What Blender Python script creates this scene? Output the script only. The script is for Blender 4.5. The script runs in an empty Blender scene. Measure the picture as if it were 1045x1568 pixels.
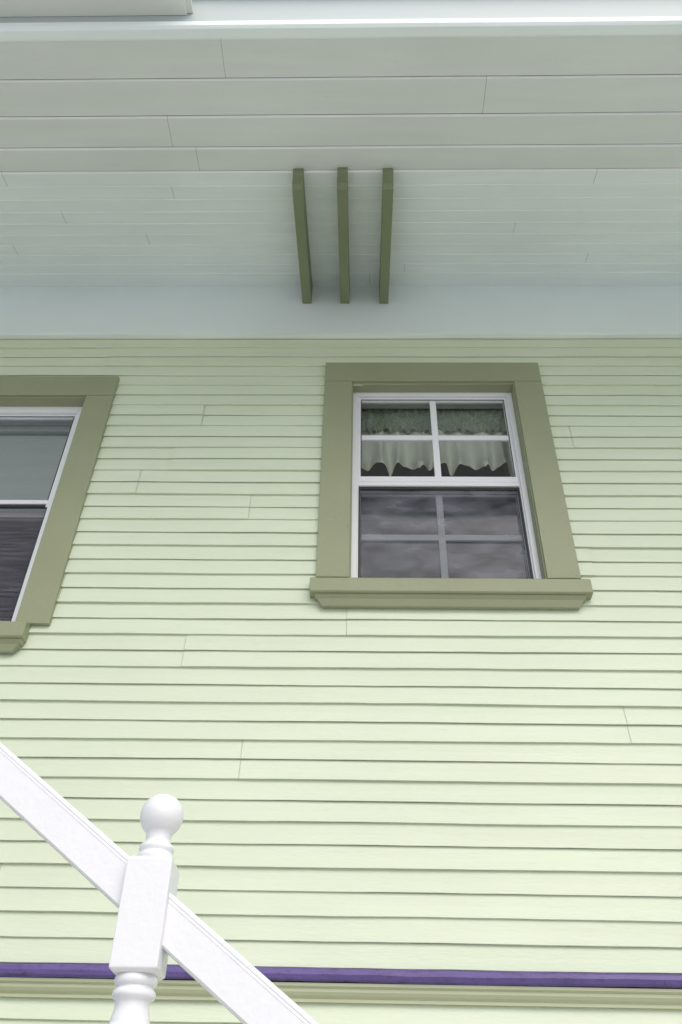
import bpy, bmesh, math, random
from mathutils import Vector, Matrix, noise
random.seed(11)
S=bpy.context.scene
CZ=1.5
# ---------------------------------------------------------------- helpers
def link(o,parent=None):
    bpy.context.collection.objects.link(o)
    if parent: o.parent=parent
    return o
def empty(name):
    o=bpy.data.objects.new(name,None); return link(o)
def mkobj(name,bm,mat,parent=None,bevel=0,smooth=False):
    me=bpy.data.meshes.new(name); bmesh.ops.recalc_face_normals(bm,faces=bm.faces) if smooth!='keep' else None
    bm.to_mesh(me); bm.free()
    mats=mat if isinstance(mat,(list,tuple)) else [mat]
    for m in mats: me.materials.append(m)
    o=bpy.data.objects.new(name,me); link(o,parent)
    if smooth is True:
        for p in me.polygons: p.use_smooth=True
    if bevel:
        b=o.modifiers.new('bevel','BEVEL'); b.width=bevel; b.segments=2; b.limit_method='ANGLE'
    return o
def box(bm,x0,x1,y0,y1,z0,z1,mi=0):
    v=[bm.verts.new((x,y,z)) for x in (x0,x1) for y in (y0,y1) for z in (z0,z1)]
    for q in ((0,1,3,2),(4,6,7,5),(0,4,5,1),(2,3,7,6),(0,2,6,4),(1,5,7,3)):
        f=bm.faces.new([v[i] for i in q]); f.material_index=mi
def prism_x(bm,prof,x0,x1,cap=True):
    a=[bm.verts.new((x0,y,z)) for y,z in prof]; b=[bm.verts.new((x1,y,z)) for y,z in prof]
    n=len(prof)
    for i in range(n):
        j=(i+1)%n; bm.faces.new((a[i],a[j],b[j],b[i]))
    if cap: bm.faces.new(a); bm.faces.new(b[::-1])
def prism_wavy(bm,prof,x0,x1,step=0.12,amp=0.0012,seed=0):
    """extrusion along x whose cross-section wanders slightly, like old painted trim"""
    n=int((x1-x0)/step); cols=[]
    for i in range(n+1):
        x=x0+(x1-x0)*i/n
        cols.append([bm.verts.new((x,y+amp*noise.noise(Vector((x*1.7,k*0.6,seed))),z+amp*noise.noise(Vector((x*1.5,k*0.6,seed+9)))+amp*0.5*noise.noise(Vector((x*9,k,seed))))) for k,(y,z) in enumerate(prof)])
    m=len(prof)
    for a,b in zip(cols,cols[1:]):
        for i in range(m):
            j=(i+1)%m; bm.faces.new((a[i],a[j],b[j],b[i]))
    bm.faces.new(cols[0]); bm.faces.new(cols[-1][::-1])
def lathe(bm,cx,cy,prof,seg=40):
    rings=[]
    for r,z in prof:
        if r<1e-5: rings.append([bm.verts.new((cx,cy,z))])
        else: rings.append([bm.verts.new((cx+r*math.cos(2*math.pi*i/seg),cy+r*math.sin(2*math.pi*i/seg),z)) for i in range(seg)])
    for a,b in zip(rings,rings[1:]):
        for i in range(seg):
            j=(i+1)%seg
            if len(a)==1: bm.faces.new((a[0],b[j],b[i]))
            elif len(b)==1: bm.faces.new((a[i],a[j],b[0]))
            else: bm.faces.new((a[i],a[j],b[j],b[i]))
# ---------------------------------------------------------------- materials
def paint(name,col,rough=0.5,var=0.06,bump=0.15,scale=(3,3,30),dirt=None,spec=0.4,dthr=0.6,dmax=0.6):
    m=bpy.data.materials.new(name); m.use_nodes=True; nt=m.node_tree; N=nt.nodes; L=nt.links
    b=N['Principled BSDF']; b.inputs['Roughness'].default_value=rough
    b.inputs['Specular IOR Level'].default_value=spec
    tc=N.new('ShaderNodeTexCoord'); mp=N.new('ShaderNodeMapping'); mp.inputs['Scale'].default_value=scale
    L.new(tc.outputs['Object'],mp.inputs['Vector'])
    n1=N.new('ShaderNodeTexNoise'); n1.inputs['Scale'].default_value=1.0; n1.inputs['Detail'].default_value=3; L.new(mp.outputs[0],n1.inputs['Vector'])
    n0=N.new('ShaderNodeTexNoise'); n0.inputs['Scale'].default_value=1.3; n0.inputs['Detail'].default_value=2; L.new(tc.outputs['Object'],n0.inputs['Vector'])
    mx=N.new('ShaderNodeMath'); mx.operation='ADD'; L.new(n1.outputs['Fac'],mx.inputs[0]); L.new(n0.outputs['Fac'],mx.inputs[1])
    mr=N.new('ShaderNodeMapRange'); mr.inputs['From Min'].default_value=0.6; mr.inputs['From Max'].default_value=1.4
    mr.inputs['To Min'].default_value=1-var; mr.inputs['To Max'].default_value=1+var; L.new(mx.outputs[0],mr.inputs['Value'])
    vm=N.new('ShaderNodeVectorMath'); vm.operation='SCALE'; vm.inputs[0].default_value=col; L.new(mr.outputs[0],vm.inputs['Scale'])
    out=vm.outputs[0]
    if dirt:
        n2=N.new('ShaderNodeTexNoise'); n2.inputs['Scale'].default_value=5; n2.inputs['Detail'].default_value=5; n2.inputs['Roughness'].default_value=0.75
        L.new(mp.outputs[0],n2.inputs['Vector'])
        r2=N.new('ShaderNodeMapRange'); r2.inputs['From Min'].default_value=dthr; r2.inputs['From Max'].default_value=dthr+0.15; r2.inputs['To Max'].default_value=dmax
        L.new(n2.outputs['Fac'],r2.inputs['Value'])
        mc=N.new('ShaderNodeMix'); mc.data_type='RGBA'; L.new(r2.outputs[0],mc.inputs[0]); L.new(out,mc.inputs[6]); mc.inputs[7].default_value=(*dirt,1)
        out=mc.outputs[2]
    L.new(out,b.inputs['Base Color'])
    if bump>0:
        n3=N.new('ShaderNodeTexNoise'); n3.inputs['Scale'].default_value=60; n3.inputs['Detail'].default_value=3
        mp3=N.new('ShaderNodeMapping'); mp3.inputs['Scale'].default_value=(scale[0]/3,scale[1]/3,max(1,scale[2]/8)); L.new(tc.outputs['Object'],mp3.inputs['Vector']); L.new(mp3.outputs[0],n3.inputs['Vector'])
        bp=N.new('ShaderNodeBump'); bp.inputs['Strength'].default_value=bump; bp.inputs['Distance'].default_value=0.003; L.new(n3.outputs['Fac'],bp.inputs['Height']); L.new(bp.outputs[0],b.inputs['Normal'])
    return m
M_wall=paint('siding_paint',(0.67,0.745,0.575),0.5,0.05,0.3,(1.2,3,14),dirt=(0.48,0.53,0.38),dthr=0.60,dmax=0.4)
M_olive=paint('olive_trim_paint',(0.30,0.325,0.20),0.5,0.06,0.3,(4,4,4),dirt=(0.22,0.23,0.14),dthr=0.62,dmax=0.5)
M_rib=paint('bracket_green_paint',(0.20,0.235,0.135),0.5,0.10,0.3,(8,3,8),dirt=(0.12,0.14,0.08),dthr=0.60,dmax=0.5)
M_soffit_dim=paint('soffit_paint_dim',(0.66,0.71,0.68),0.5,0.05,0.2,(1.5,14,3),dirt=(0.55,0.58,0.54),dthr=0.60,dmax=0.4)  # one soffit paint; outer copy darkened to carry the dimmer light
M_soffit_lit=paint('soffit_paint_lit',(0.76,0.835,0.82),0.5,0.05,0.2,(1.5,14,3),dirt=(0.62,0.67,0.64),dthr=0.60,dmax=0.4)  # same soffit paint, lightened to carry the brighter light near the wall
M_edge_light=paint('soffit_edge_highlight',(0.86,0.90,0.88),0.4,0.04,0.1,(3,3,3))  # painted highlight for board edges that catch the light
M_frieze=paint('frieze_paint',(0.78,0.875,0.865),0.5,0.03,0.12,(1.5,3,3))
M_fascia=paint('fascia_paint',(0.45,0.53,0.53),0.5,0.04,0.12,(1.5,3,3))
M_ledge=paint('ledge_paint',(0.76,0.80,0.74),0.5,0.04,0.12,(1.5,3,3))
M_white=paint('white_paint',(0.79,0.80,0.82),0.4,0.03,0.3,(3,3,3))
M_vinyl=paint('white_vinyl',(0.80,0.82,0.84),0.3,0.02,0.0,(3,3,3))
M_purple=paint('purple_paint',(0.125,0.088,0.27),0.45,0.2,0.4,(6,6,12),dirt=(0.05,0.035,0.09),dthr=0.52)
M_belt=paint('belt_moulding_paint',(0.48,0.51,0.34),0.5,0.05,0.2,(3,3,3))
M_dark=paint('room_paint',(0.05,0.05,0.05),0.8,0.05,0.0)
M_rubber=paint('black_gasket',(0.02,0.02,0.022),0.5,0.05,0.0)
M_conc=paint('concrete',(0.54,0.53,0.50),0.9,0.10,0.4,(0.7,0.7,0.7),dirt=(0.40,0.39,0.36))
M_shingle=paint('roof_shingle',(0.09,0.085,0.08),0.9,0.25,0.5,(6,30,6))
M_tread=paint('stair_paint',(0.55,0.56,0.56),0.6,0.08,0.2)
M_curtain=paint('curtain_cloth',(0.83,0.85,0.76),0.9,0.08,0.2,(12,12,12))
M_ruffle=paint('curtain_ruffle_cloth',(0.44,0.51,0.40),0.9,0.3,0.4,(40,40,40),dirt=(0.06,0.13,0.06),dthr=0.46,dmax=0.85)
M_shade=paint('roller_shade_cloth',(0.52,0.55,0.56),0.9,0.05,0.1,(8,8,60))

def glass(name,tint,boost,bump=0.12):
    m=bpy.data.materials.new(name); m.use_nodes=True; nt=m.node_tree; N=nt.nodes; L=nt.links; N.clear()
    o=N.new('ShaderNodeOutputMaterial'); mx=N.new('ShaderNodeMixShader'); t=N.new('ShaderNodeBsdfTransparent'); g=N.new('ShaderNodeBsdfGlossy')
    t.inputs[0].default_value=(*tint,1); g.inputs['Roughness'].default_value=0.06; g.inputs[0].default_value=(0.95,0.97,1,1)
    fr=N.new('ShaderNodeFresnel'); fr.inputs[0].default_value=1.5
    mu=N.new('ShaderNodeMath'); mu.operation='MULTIPLY'; mu.inputs[1].default_value=boost; mu.use_clamp=True
    tc=N.new('ShaderNodeTexCoord'); n=N.new('ShaderNodeTexNoise'); n.inputs['Scale'].default_value=4; n.inputs['Detail'].default_value=1; L.new(tc.outputs['Object'],n.inputs['Vector'])
    bp=N.new('ShaderNodeBump'); bp.inputs['Strength'].default_value=bump; bp.inputs['Distance'].default_value=0.01; L.new(n.outputs[0],bp.inputs['Height'])
    L.new(bp.outputs[0],g.inputs['Normal'])
    L.new(fr.outputs[0],mu.inputs[0]); L.new(mu.outputs[0],mx.inputs[0]); L.new(t.outputs[0],mx.inputs[1]); L.new(g.outputs[0],mx.inputs[2]); L.new(mx.outputs[0],o.inputs[0])
    return m
M_glass=glass('window_glass',(0.92,0.95,0.93),1.8)
def screenmat(name,lo,hi,scale,rot=0.7):  # mottled mesh colour stands in for reflections in the lower panes
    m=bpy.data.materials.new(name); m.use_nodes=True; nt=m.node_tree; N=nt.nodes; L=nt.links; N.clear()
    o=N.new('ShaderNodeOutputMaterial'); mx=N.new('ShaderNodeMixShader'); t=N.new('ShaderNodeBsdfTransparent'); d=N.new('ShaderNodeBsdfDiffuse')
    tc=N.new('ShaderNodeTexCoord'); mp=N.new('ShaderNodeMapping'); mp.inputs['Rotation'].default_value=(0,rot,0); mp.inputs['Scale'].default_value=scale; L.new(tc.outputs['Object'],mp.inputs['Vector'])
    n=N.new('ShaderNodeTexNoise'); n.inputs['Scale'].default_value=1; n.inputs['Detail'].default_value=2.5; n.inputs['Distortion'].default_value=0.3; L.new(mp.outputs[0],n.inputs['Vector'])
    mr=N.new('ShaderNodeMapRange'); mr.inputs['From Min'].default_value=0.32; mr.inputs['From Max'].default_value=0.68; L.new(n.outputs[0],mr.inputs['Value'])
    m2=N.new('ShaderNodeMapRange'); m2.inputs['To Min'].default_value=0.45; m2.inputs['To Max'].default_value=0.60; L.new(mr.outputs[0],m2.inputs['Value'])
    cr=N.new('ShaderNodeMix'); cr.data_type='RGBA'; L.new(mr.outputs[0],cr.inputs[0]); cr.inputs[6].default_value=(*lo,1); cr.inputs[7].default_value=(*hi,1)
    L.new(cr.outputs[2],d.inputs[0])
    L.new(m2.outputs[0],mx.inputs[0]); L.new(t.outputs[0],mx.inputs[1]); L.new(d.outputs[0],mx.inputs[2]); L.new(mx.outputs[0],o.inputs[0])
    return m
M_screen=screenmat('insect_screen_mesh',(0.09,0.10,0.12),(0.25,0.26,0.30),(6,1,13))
M_screen2=screenmat('insect_screen_mesh_left',(0.09,0.085,0.10),(0.20,0.19,0.21),(4,1,70),0.12)  # left window: same painted reflection mottling, stretched into bands

# ---------------------------------------------------------------- house
house=empty('wooden_house')
X0,X1=-5.0,5.0
WINS=[dict(xl=-0.052,xr=0.803,zb=CZ+2.115,zt=CZ+3.40,casb=2.13),
      dict(xl=-2.312,xr=-1.447,zb=CZ+1.905,zt=CZ+3.287,casb=1.882)]
PITCH=0.1546; H=PITCH/2
def nz(x,z,k): return noise.noise(Vector((x*1.3+k*7.1,z*9.3+k,k*3.7)))+0.5*noise.noise(Vector((x*6+k,z*5,k)))
bm=bmesh.new()
def lap_strip(xa,xb,zb,ht,d,main,yo):
    n=max(1,int((xb-xa)/0.08)); cols=[]
    for i in range(n+1):
        x=xa+(xb-xa)*i/n
        dz=0.0026*nz(x,zb,1); dy=0.0022*nz(x,zb,2)+yo
        if main: pr=[(3.008,zb+0.007),(3.0035,zb+0.0035+dz),(3.0-d+0.0015,zb+dz),(3.0-d,zb+0.0015+dz),(3.0-d*0.5,zb+ht*0.5+dz),(2.9990,zb+ht+0.001)]
        else: pr=[(3.002,zb+0.003),(2.9995,zb+0.0035+dz),(3.0-d+0.001,zb+0.0002+dz),(3.0-d,zb+0.0018+dz),(3.0-d*0.5,zb+ht*0.5),(2.9990,zb+ht+0.004)]
        cols.append([bm.verts.new((x,y+dy,z)) for y,z in pr])
    for a,b in zip(cols,cols[1:]):
        for i in range(len(a)-1): bm.faces.new((a[i],b[i],b[i+1],a[i+1]))
z=CZ+0.766-PITCH*14; k=0
while z<CZ+3.86:
    cuts=[X0]; x=X0+random.uniform(0.5,5)
    while x<X1: cuts.append(x); x+=random.uniform(2.6,4.8)
    cuts.append(X1)
    for a,b in zip(cuts,cuts[1:]):
        yo=random.uniform(-0.0018,0.0018); zo=random.uniform(-0.0012,0.0012)
        for half in (0,1):
            zb=z+half*H+zo; ht=H-zo*0.5
            if zb+ht<0: continue
            segs=[(a+0.0007,b-0.0007)]
            for w in WINS:
                if zb+ht*0.5>w['zb'] -0.02 and zb+ht*0.5<w['zt']+0.02:
                    ns=[]
                    for s,e in segs:
                        l,r=w['xl']-0.05,w['xr']+0.05
                        if e<=l or s>=r: ns.append((s,e)); continue
                        if s<l: ns.append((s,l))
                        if e>r: ns.append((r,e))
                    segs=ns
            for s,e in segs: lap_strip(s,e,zb,ht,0.0112 if half==0 else 0.0090,half==0,yo)
    z+=PITCH
mkobj('clapboard_siding',bm,M_wall,house,smooth='keep')
bm=bmesh.new()
xs=sorted([X0,X1]+[w[k]+d for w in WINS for k,d in (('xl',-0.03),('xr',0.03))])
for a,b in zip(xs,xs[1:]):
    m=(a+b)/2; w=[w for w in WINS if w['xl']<m<w['xr']]
    if not w: box(bm,a,b,3.012,3.03,0,5.8)
    else:
        w=w[0]; box(bm,a,b,3.012,3.03,0,w['zb']-0.03); box(bm,a,b,3.012,3.03,w['zt']+0.03,5.8)
box(bm,X0,X0+0.1,3.03,9,0,5.8); box(bm,X1-0.1,X1,3.03,9,0,5.8); box(bm,X0+.1,X1-.1,8.9,9,0,5.8)
mkobj('wall_sheathing',bm,M_wall,house)
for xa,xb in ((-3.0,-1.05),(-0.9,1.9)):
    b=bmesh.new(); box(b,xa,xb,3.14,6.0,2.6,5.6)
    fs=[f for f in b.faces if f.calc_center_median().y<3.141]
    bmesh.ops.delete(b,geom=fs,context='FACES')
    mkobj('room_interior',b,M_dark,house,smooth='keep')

def window(w,kind):
    xl,xr,zb,zt=w['xl'],w['xr'],w['zb'],w['zt']; W=0.144
    cb=CZ+w['casb']
    root=bpy.data.objects.new('double_hung_window',None); link(root,house)
    bm=bmesh.new(); yf=2.973
    box(bm,xl-W,xl,yf,3.012,cb,zt+0.002); box(bm,xr,xr+W,yf,3.012,cb,zt+0.002)
    box(bm,xl-W,xr+W,yf-0.0015,3.012,zt+0.0035,zt+0.152)
    mkobj('casing',bm,M_olive,root,bevel=0.002)
    bm=bmesh.new()
    for (a,b) in ((xl-0.012,xl+0.006),(xr-0.006,xr+0.012)): box(bm,a,b,2.985,3.062,zb-0.02,zt+0.006)
    box(bm,xl+0.006,xr-0.006,2.985,3.062,zt-0.006,zt+0.012)
    mkobj('jamb',bm,M_olive,root,bevel=0.0015)
    bm=bmesh.new()
    if kind=='c': sx0,sx1,ax0,ax1,st=xl-0.166,xr+0.172,xl-0.135,xr+0.135,CZ+2.128
    else: sx0,sx1,ax0,ax1,st=xl-0.064,xr+0.064,xl-0.05,xr+0.05,CZ+1.895
    prism_x(bm,[(3.06,st+0.012),(2.973,st-0.012),(2.945,st-0.022),(2.940,st-0.030),(2.940,st-0.092),(2.946,st-0.098),(3.0,st-0.098),(3.06,st-0.09)],sx0,sx1)
    def ap(x0,x1,y0,z1,z0,tp):
        v=[bm.verts.new(c) for c in ((x0,y0,z1),(x1,y0,z1),(x1-tp,y0+0.012,z0),(x0+tp,y0+0.012,z0),(x0,2.99,z1),(x1,2.99,z1),(x1-tp,2.99,z0),(x0+tp,2.99,z0))]
        for q in ((0,3,2,1),(3,7,6,2),(0,4,7,3),(1,2,6,5),(0,1,5,4),(4,5,6,7)): bm.faces.new([v[i] for i in q])
    ap(ax0-0.012,ax1+0.012,2.952,st-0.099,st-0.118,0.006)
    ap(ax0,ax1,2.960,st-0.1185,st-0.150,0.022)
    mkobj('sill',bm,M_olive,root,bevel=0.002)
    fx0,fx1,fz0,fz1=xl+0.006,xr-0.006,zb-0.01,zt-0.006
    bm=bmesh.new(); t=0.026 if kind=='c' else 0.046
    box(bm,fx0,fx0+t,3.045,3.14,fz0,fz1); box(bm,fx1-t,fx1,3.045,3.14,fz0,fz1)
    box(bm,fx0+t,fx1-t,3.045,3.14,fz1-t,fz1); box(bm,fx0+t,fx1-t,3.05,3.14,fz0,fz0+0.045)
    box(bm,fx0+t,fx0+t+0.006,3.056,3.14,fz0+.045,fz1-t); box(bm,fx1-t-0.006,fx1-t,3.056,3.14,fz0+.045,fz1-t)
    mkobj('frame',bm,M_vinyl,root,bevel=0.002)
    zm=CZ+(2.757 if kind=='c' else 2.595)
    gx0,gx1=fx0+t+0.006,fx1-t-0.006
    bm=bmesh.new(); s=0.014
    box(bm,gx0,gx0+s,3.062,3.09,zm-0.0,fz1-t); box(bm,gx1-s,gx1,3.062,3.09,zm-0.0,fz1-t)
    box(bm,gx0+s,gx1-s,3.062,3.09,fz1-t-0.018,fz1-t)
    if kind=='c':
        box(bm,gx0,gx1,3.060,3.09,zm+0.006,zm+0.042); box(bm,gx0,gx1,3.056,3.09,zm-0.022,zm+0.002)
        lr=zm+0.01
    else:
        box(bm,gx0,gx1,3.060,3.09,zm+0.018,zm+0.042); lr=zm-0.01
    box(bm,gx0,gx0+s,3.094,3.122,fz0+0.045,lr); box(bm,gx1-s,gx1,3.094,3.122,fz0+0.045,lr)
    box(bm,gx0+s,gx1-s,3.094,3.122,fz0+0.045,fz0+0.08)
    box(bm,gx0+s,gx1-s,3.0945,3.1215,zm-0.045,lr)
    if kind=='c':
        xc=(gx0+gx1)/2+0.002; mw=0.016
        zu=(zm+0.042+fz1-t-0.018)/2; zl=(fz0+0.08+zm-0.045)/2
        box(bm,xc-mw,xc+mw,3.066,3.078,zm+0.042,fz1-t-0.018)
        box(bm,gx0+s,xc-mw,3.066,3.078,zu-mw,zu+mw); box(bm,xc+mw,gx1-s,3.066,3.078,zu-mw,zu+mw)
        box(bm,xc-mw,xc+mw,3.098,3.110,fz0+0.08,zm-0.045)
        box(bm,gx0+s,xc-mw,3.098,3.110,zl-mw,zl+mw); box(bm,xc+mw,gx1-s,3.098,3.110,zl-mw,zl+mw)
    mkobj('sashes',bm,M_vinyl,root,bevel=0.0015)
    bm=bmesh.new()
    gs=[(gx0+s,gx1-s,3.080,zm+0.042,fz1-t-0.018),(gx0+s,gx1-s,3.112,fz0+0.08,zm-0.045)]
    for a,b,y,c,d in gs:
        v=[bm.verts.new(q) for q in ((a,y,c),(b,y,c),(b,y,d),(a,y,d))]; bm.faces.new(v)
    mkobj('glass_panes',bm,M_glass,root,smooth='keep')
    bm=bmesh.new()
    for a,b,y,c,d in gs:
        g=0.004; yy=3.0604 if y<3.1 else 3.0935
        box(bm,a-g,a,yy,yy+0.003,c,d); box(bm,b,b+g,yy,yy+0.003,c,d); box(bm,a-g,b+g,yy,yy+0.003,d,d+g)
        if y>3.1: box(bm,a-g,b+g,yy,yy+0.003,c-g,c)
    mkobj('gasket',bm,M_rubber,root)
    ztop=zm-0.022 if kind=='c' else zm+0.016
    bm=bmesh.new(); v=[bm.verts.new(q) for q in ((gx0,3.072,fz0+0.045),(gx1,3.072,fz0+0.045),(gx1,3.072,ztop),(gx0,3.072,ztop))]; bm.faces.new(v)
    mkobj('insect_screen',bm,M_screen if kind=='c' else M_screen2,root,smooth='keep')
    bm=bmesh.new()
    box(bm,gx0,gx0+0.008,3.066,3.078,fz0+0.045,ztop); box(bm,gx1-0.008,gx1,3.066,3.078,fz0+0.045,ztop)
    box(bm,gx0+.008,gx1-.008,3.066,3.078,fz0+0.045,fz0+0.053); box(bm,gx0+.008,gx1-.008,3.066,3.078,ztop-0.016,ztop-0.001)
    mkobj('screen_frame',bm,M_rubber,root)
    if kind=='c':
        nx=420; zc=CZ
        bm=bmesh.new(); rows=24; grid=[]
        for j in range(rows+1):
            r=[]
            for i in range(nx+1):
                u=i/nx; x=xl-0.05+(xr-xl+0.1)*u; tt=j/rows
                scal=0.050*abs(math.sin(math.pi*(x+0.03)/0.165+1.2*noise.noise(Vector((x*3,0,8)))))**0.7+0.012*noise.noise(Vector((x*6,0,3)))
                zbm=zc+2.955+scal; ztp=zc+3.27
                amp=0.006+0.027*tt
                ph=x*58+4.5*noise.noise(Vector((x*4,0,1)))
                y=3.20+amp*math.sin(ph)+0.012*tt*noise.noise(Vector((x*14,tt*2,5)))+(0.012*math.sin(ph*1.7) if tt>0.85 else 0)*(tt-0.85)/0.15
                r.append(bm.verts.new((x+0.006*noise.noise(Vector((x*20,tt*3,9))),y,ztp+(zbm-ztp)*tt)))
            grid.append(r)
        for a,b in zip(grid,grid[1:]):
            for i in range(nx): bm.faces.new((a[i],a[i+1],b[i+1],b[i]))
        mkobj('curtain_valance',bm,M_curtain,root,smooth=True)
        bm=bmesh.new(); grid=[]; rows=16
        for j in range(rows+1):
            r=[]
            for i in range(nx+1):
                u=i/nx; x=xl-0.05+(xr-xl+0.1)*u; tt=j/rows
                edge=0.010*noise.noise(Vector((x*30,0,2)))
                z=zc+3.43-0.19*tt+(edge if j in(0,rows) else 0)
                y=3.185+0.012*math.sin(x*150+6*noise.noise(Vector((x*9,tt*1.5,1))))*(0.4+abs(tt-0.5))+0.020*noise.noise(Vector((x*26,tt*7,4)))-0.02*math.sin(math.pi*tt)
                r.append(bm.verts.new((x,y,z)))
            grid.append(r)
        for a,b in zip(grid,grid[1:]):
            for i in range(nx): bm.faces.new((a[i],a[i+1],b[i+1],b[i]))
        mkobj('curtain_ruffle',bm,M_ruffle,root,smooth=True)
    else:
        bm=bmesh.new(); n=40; vs=[]
        for j in range(n+1):
            z=zt-0.10+(zm-0.02-zt+0.10)*j/n; y=3.17+0.004*math.sin(j*0.9)
            vs.append((bm.verts.new((xl-0.01,y,z)),bm.verts.new((xr+0.01,y,z))))
        for a,b in zip(vs,vs[1:]): bm.faces.new((a[0],a[1],b[1],b[0]))
        mkobj('roller_shade',bm,M_shade,root,smooth=True)
        bm=bmesh.new(); box(bm,xl,xr,3.15,3.19,zm-0.04,zm-0.02); box(bm,xl,xr,3.145,3.2,zt-0.09,zt-0.045)
        mkobj('shade_rail',bm,M_shade,root,bevel=0.003)
window(WINS[0],'c'); window(WINS[1],'l')

bm=bmesh.new()
prism_wavy(bm,[(3.0,CZ+3.787),(2.966,CZ+3.787),(2.963,CZ+3.79),(2.963,CZ+4.25),(3.0,CZ+4.27)],X0,X1,0.2,0.006,3)
mkobj('frieze_board',bm,M_frieze,house)
ctrl=[(1.49,3.972),(1.80,3.972),(2.0,3.979),(2.15,3.998),(2.4,4.052),(2.7,4.142),(2.968,4.236)]
def cat(ps,n=24):
    out=[]
    for i in range(len(ps)-1):
        p0=ps[max(0,i-1)];p1=ps[i];p2=ps[i+1];p3=ps[min(len(ps)-1,i+2)]
        for k in range(n):
            t=k/n
            out.append(tuple(0.5*((2*p1[c])+(-p0[c]+p2[c])*t+(2*p0[c]-5*p1[c]+4*p2[c]-p3[c])*t*t+(-p0[c]+3*p1[c]-3*p2[c]+p3[c])*t**3) for c in (0,1)))
    out.append(ps[-1]); return out
crv=cat(ctrl); acc=[0]
for a,b in zip(crv,crv[1:]): acc.append(acc[-1]+math.dist(a,b))
def C(s):
    s=max(0,min(acc[-1],s))
    for i in range(len(acc)-1):
        if acc[i+1]>=s:
            t=(s-acc[i])/(acc[i+1]-acc[i]); a,b=crv[i],crv[i+1]; T=((b[0]-a[0]),(b[1]-a[1])); l=math.hypot(*T)
            return (a[0]+T[0]*t,CZ+a[1]+T[1]*t),(-T[1]/l,T[0]/l)
bounds=[0,0.175,0.345,0.50,0.63]
while bounds[-1]<acc[-1]-0.05: bounds.append(bounds[-1]+0.0835)
bounds[-1]=acc[-1]
bms=[bmesh.new(),bmesh.new()]
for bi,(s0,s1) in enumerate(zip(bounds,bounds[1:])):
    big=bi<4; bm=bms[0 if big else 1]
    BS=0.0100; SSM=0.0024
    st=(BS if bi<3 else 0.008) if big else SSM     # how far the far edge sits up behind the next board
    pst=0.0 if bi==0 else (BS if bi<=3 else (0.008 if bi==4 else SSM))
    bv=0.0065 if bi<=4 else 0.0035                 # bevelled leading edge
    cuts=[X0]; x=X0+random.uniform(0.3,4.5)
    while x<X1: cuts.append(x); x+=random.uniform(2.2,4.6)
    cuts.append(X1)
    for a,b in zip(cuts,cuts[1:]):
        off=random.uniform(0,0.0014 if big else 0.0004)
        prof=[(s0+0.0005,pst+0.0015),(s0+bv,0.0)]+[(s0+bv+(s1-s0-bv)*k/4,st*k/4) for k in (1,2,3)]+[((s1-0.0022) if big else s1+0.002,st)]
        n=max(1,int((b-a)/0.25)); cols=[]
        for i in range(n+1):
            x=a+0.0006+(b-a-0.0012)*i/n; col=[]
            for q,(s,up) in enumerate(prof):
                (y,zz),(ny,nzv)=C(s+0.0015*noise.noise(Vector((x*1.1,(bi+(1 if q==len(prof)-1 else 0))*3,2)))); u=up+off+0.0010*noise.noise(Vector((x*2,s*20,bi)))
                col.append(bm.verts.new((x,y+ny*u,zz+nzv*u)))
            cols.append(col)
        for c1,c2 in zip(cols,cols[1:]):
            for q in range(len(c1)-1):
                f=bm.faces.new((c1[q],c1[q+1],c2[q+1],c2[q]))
                if q==0 and bi<=4: f.material_index=1  # painted highlight on the bevel facing outward
mkobj('soffit_boards_outer',bms[0],[M_soffit_dim,M_edge_light],house,smooth='keep')
mkobj('soffit_boards_inner',bms[1],[M_soffit_lit,M_edge_light],house,smooth='keep')
bm=bmesh.new(); 
pts=[C(acc[-1]*k/20) for k in range(21)]
prof=[(p[0]+n[0]*0.020,p[1]+n[1]*0.020) for p,n in pts]+[(3.0,CZ+4.6),(1.5,CZ+4.44)]
prism_x(bm,prof,X0,X1); mkobj('soffit_backing',bm,M_shingle,house)
bm=bmesh.new()
prism_wavy(bm,[(1.49,CZ+3.966),(1.452,CZ+3.970),(1.440,CZ+3.985),(1.440,CZ+4.03),(1.452,CZ+4.045),(1.458,CZ+4.06),(1.49,CZ+4.062)],X0,X1,0.2,0.002,1)
mkobj('eave_moulding',bm,M_frieze,house,bevel=0.002)
bm=bmesh.new()
prism_x(bm,[(1.49,CZ+4.0645),(1.466,CZ+4.0645),(1.466,CZ+4.40),(1.49,CZ+4.40)],X0,X1)
mkobj('eave_fascia',bm,M_fascia,house,bevel=0.002)
bm=bmesh.new(); prism_x(bm,[(1.40,CZ+4.402),(1.40,CZ+4.43),(5.6,CZ+6.4),(5.6,CZ+6.3),(1.5,CZ+4.402)],X0-0.3,X1+0.3)
prism_x(bm,[(9.6,CZ+4.402),(9.7,CZ+4.43),(5.6,CZ+6.4),(5.6,CZ+6.3),(9.5,CZ+4.402)],X0-0.3,X1+0.3)
mkobj('roof',bm,M_shingle,house)
bm=bmesh.new(); box(bm,X0,-0.80,1.05,1.4655,CZ+4.165,CZ+4.40); box(bm,X0,-0.775,1.03,1.4655,CZ+4.185,CZ+4.205)
mkobj('boxed_ledge',bm,M_ledge,house,bevel=0.003)
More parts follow.
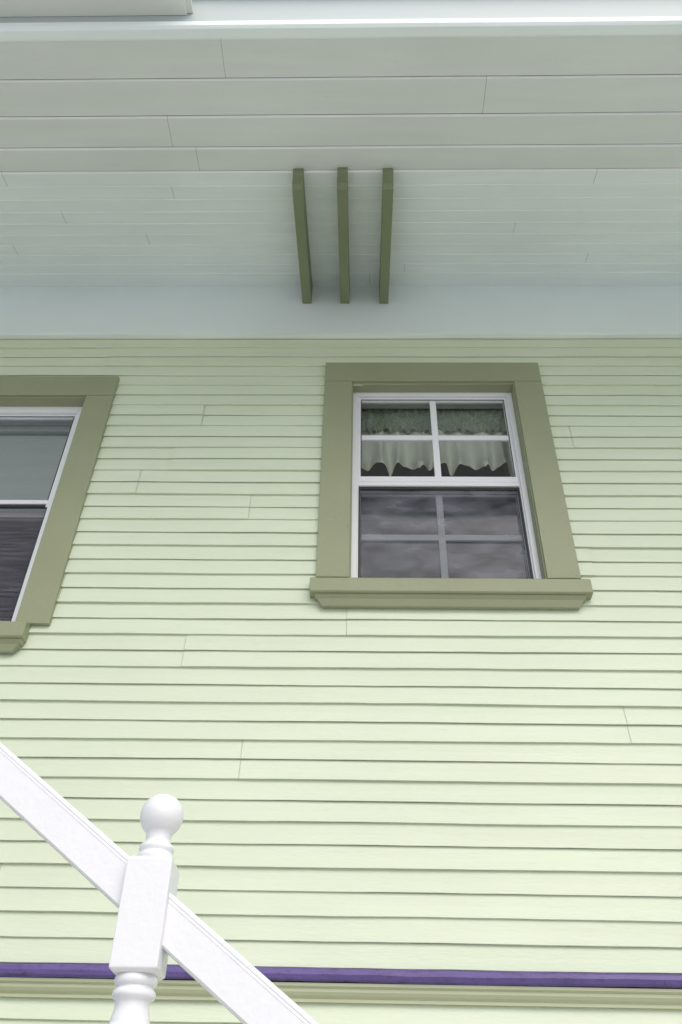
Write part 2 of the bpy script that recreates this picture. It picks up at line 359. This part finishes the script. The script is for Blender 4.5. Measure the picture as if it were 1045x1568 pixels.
for xr_ in (-0.320,-0.100,0.125):
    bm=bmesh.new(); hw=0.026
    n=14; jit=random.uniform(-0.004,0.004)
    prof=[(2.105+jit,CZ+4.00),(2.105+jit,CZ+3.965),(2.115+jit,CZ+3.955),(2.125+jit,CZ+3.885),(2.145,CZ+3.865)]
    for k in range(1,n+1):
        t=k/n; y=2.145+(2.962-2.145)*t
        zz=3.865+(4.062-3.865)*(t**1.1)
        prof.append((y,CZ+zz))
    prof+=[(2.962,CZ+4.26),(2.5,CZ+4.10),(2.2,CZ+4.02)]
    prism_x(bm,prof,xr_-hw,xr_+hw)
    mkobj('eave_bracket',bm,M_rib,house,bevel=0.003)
bm=bmesh.new()
prism_wavy(bm,[(3.01,CZ+0.612),(2.955,CZ+0.604),(2.947,CZ+0.598),(2.945,CZ+0.585),(2.950,CZ+0.573),(2.96,CZ+0.567),(3.01,CZ+0.567)],X0,X1,0.05,0.003,5)
mkobj('purple_belt_cap',bm,M_purple,house)
bm=bmesh.new()
prism_x(bm,[(3.01,CZ+0.5645),(2.962,CZ+0.5645),(2.962,CZ+0.556),(2.970,CZ+0.550),(2.970,CZ+0.541),(2.976,CZ+0.532),(2.984,CZ+0.524),(2.984,CZ+0.515),(3.01,CZ+0.515)],X0,X1)
mkobj('belt_moulding',bm,M_belt,house)

# ---------------------------------------------------------------- stair railing
rail=empty('stair_railing')
px,py=-0.4125,1.7445; hw=0.0445
def newel(px,zoff,name):
    bm=bmesh.new(); Z=CZ+zoff
    def blk(z0,z1,ch):
        rings=[]
        for h,z in ((hw-ch,z0),(hw,z0+ch),(hw,z1-ch),(hw-ch,z1)):
            rings.append([bm.verts.new((px+a*h,py+b*h,z)) for a,b in ((-1,-1),(1,-1),(1,1),(-1,1))])
        for a,b in zip(rings,rings[1:]):
            for i in range(4): bm.faces.new((a[i],a[(i+1)%4],b[(i+1)%4],b[i]))
        bm.faces.new(rings[0][::-1]); bm.faces.new(rings[-1])
    blk(Z+0.338,Z+0.543,0.006)
    blk(Z-0.54,Z-0.16,0.006)
    m=mkobj(name,bm,M_white,rail,bevel=0.002)
    bm=bmesh.new()
    pr=[(0.0,0.5425),(0.036,0.5425),(0.0375,0.548),(0.037,0.553),(0.033,0.557),(0.033,0.561),(0.0355,0.565),(0.0355,0.570),(0.032,0.575),(0.026,0.580),(0.0245,0.586),(0.0255,0.592)]
    cz=0.6355; R=0.0445
    a0=math.acos(min(1,0.0265/R))
    for k in range(0,25):
        th=-a0+(math.pi/2+a0)*k/24; pr.append((max(0,R*math.cos(th)),cz+R*math.sin(th)))
    pr[-1]=(0,cz+R)
    lathe(bm,px,py,[(r,Z+z) for r,z in pr],48)
    pr=[(0.0,0.3385),(0.036,0.3385),(0.039,0.333),(0.040,0.328),(0.038,0.322),(0.034,0.319),(0.034,0.316),(0.0385,0.312),(0.040,0.307),(0.0385,0.301),(0.033,0.297),(0.031,0.290),(0.032,0.280),(0.035,0.268),(0.036,0.264),(0.036,0.260),(0.040,0.256),(0.0425,0.249),(0.0425,0.242),(0.040,0.236),(0.036,0.232),(0.036,0.229),(0.040,0.20),(0.042,0.16),(0.039,0.10),(0.031,0.0),(0.027,-0.06),(0.030,-0.10),(0.038,-0.12),(0.038,-0.135),(0.033,-0.145),(0.040,-0.158),(0,-0.1595)]
    lathe(bm,px,py,[(r,Z+z) for r,z in pr],48)
    o=mkobj(name+'_turning',bm,M_white,rail,smooth=True)
    e=o.modifiers.new('s','EDGE_SPLIT'); e.split_angle=math.radians(50)
newel(px,0,'newel_post')
sl=0.728
def railseg(xa,xb,name,zt0=0.786,xr0=-0.788):
    pr=[(1.722,-0.003),(1.719,-0.007),(1.719,-0.011),(1.7205,-0.0125),(1.719,-0.014),(1.719,-0.019),(1.7202,-0.020),(1.719,-0.021),(1.719,-0.094),(1.722,-0.098),(1.764,-0.098),(1.767,-0.094),(1.767,-0.006),(1.763,0),(1.726,0)]
    bm=bmesh.new(); A=[];B=[]
    for lst,x in ((A,xa),(B,xb)):
        for y,dz in pr: lst.append(bm.verts.new((x,y,CZ+zt0-sl*(x-xr0)+dz)))
    k=len(pr)
    for i in range(k): bm.faces.new((A[i],A[(i+1)%k],B[(i+1)%k],B[i]))
    bm.faces.new(A[::-1]); bm.faces.new(B)
    mkobj(name,bm,M_white,rail)
railseg(-1.85,px-hw+0.0005,'handrail_upper'); railseg(px+hw-0.0005,0.78,'handrail_lower')
def simple_post(x,z0,z1,name,y=py):
    bm=bmesh.new(); box(bm,x-hw,x+hw,y-hw,y+hw,z0,z1-0.02); box(bm,x-hw-.012,x+hw+.012,y-hw-.012,y+hw+.012,z1-0.02,z1)
    mkobj(name,bm,M_white,rail,bevel=0.004)
simple_post(0.83,0,CZ-0.28,'bottom_newel'); simple_post(-1.90,0,CZ+1.75,'top_newel')
stair=empty('wooden_staircase')
bm=bmesh.new(); rise=0.182; run=0.25; nst=12; xs0=0.98
for i in range(nst):
    zt=rise*(i+1); x1=xs0-run*i
    box(bm,x1-run,x1+0.025,1.80,2.72,zt-0.03,zt)
mkobj('treads',bm,M_tread,stair,bevel=0.004)
bm=bmesh.new()
for i in range(nst): box(bm,xs0-run*i-0.02,xs0-run*i,1.812,2.70,rise*i+ (0.0 if i==0 else 0.001),rise*(i+1)-0.031)
mkobj('risers',bm,M_white,stair)
bm=bmesh.new()
for y in (1.772,2.722):
    top=[(xs0+0.03,0.0),(xs0+0.03,rise+0.02),(xs0-run*nst,rise*(nst+1)),(xs0-run*nst,rise*(nst)-0.30),(xs0-0.42,0.0)]
    a=[bm.verts.new((x,y,z)) for x,z in top]; b=[bm.verts.new((x,y+0.03,z)) for x,z in top]
    bm.faces.new(a); bm.faces.new(b[::-1])
    for i in range(5): bm.faces.new((a[i],b[i],b[(i+1)%5],a[(i+1)%5]))
mkobj('stringers',bm,M_white,stair)
bm=bmesh.new(); box(bm,-4.2,xs0-run*nst-0.002,1.78,2.74,rise*nst-0.05,rise*nst+0.1); 
for x in (-4.1,-2.2): box(bm,x-.05,x+.05,1.80,1.90,0,rise*nst-0.051)
mkobj('landing',bm,M_tread,stair)

bm=bmesh.new(); v=[bm.verts.new(c) for c in ((-400,-400,0),(400,-400,0),(400,400,0),(-400,400,0))]; bm.faces.new(v)
mkobj('ground',bm,M_conc)

# ---------------------------------------------------------------- light
SE,SA=50,20
w=bpy.data.worlds.new('World'); S.world=w; w.use_nodes=True; nt=w.node_tree
bg=nt.nodes['Background']; sky=nt.nodes.new('ShaderNodeTexSky'); sky.sky_type='NISHITA'; sky.sun_disc=False
sky.sun_elevation=math.radians(SE); sky.sun_rotation=math.radians(180-SA); sky.dust_density=3; sky.air_density=1.0; sky.ozone_density=1.0
nt.links.new(sky.outputs[0],bg.inputs[0]); bg.inputs[1].default_value=0.15
sd=bpy.data.lights.new('sun','SUN'); sd.energy=1.85; sd.angle=math.radians(60); sd.color=(1,0.95,0.885)
so=bpy.data.objects.new('sun',sd); link(so)
dirv=Vector((math.sin(math.radians(SA))*math.cos(math.radians(SE)),-math.cos(math.radians(SA))*math.cos(math.radians(SE)),math.sin(math.radians(SE))))
so.rotation_euler=dirv.to_track_quat('Z','Y').to_euler()

# ---------------------------------------------------------------- camera
p=math.radians(40); yaw=math.radians(1.8); r=math.radians(1.4)
fw=Vector((-math.sin(yaw)*math.cos(p),math.cos(yaw)*math.cos(p),math.sin(p)))
r0=fw.cross(Vector((0,0,1))).normalized(); u0=r0.cross(fw)
R=r0*math.cos(r)+u0*math.sin(r); U=u0*math.cos(r)-r0*math.sin(r)
cd=bpy.data.cameras.new('camera'); cd.sensor_fit='VERTICAL'; cd.sensor_height=36; cd.sensor_width=24; cd.lens=1290/1568*36; cd.clip_end=2000; cd.clip_start=0.05
co=bpy.data.objects.new('camera',cd); link(co)
m3=Matrix((R,U,-fw)).transposed(); mm=m3.to_4x4(); mm.translation=(0,0,CZ); co.matrix_world=mm
S.camera=co
S.view_settings.view_transform='Standard'; S.view_settings.look='None'; S.view_settings.exposure=0
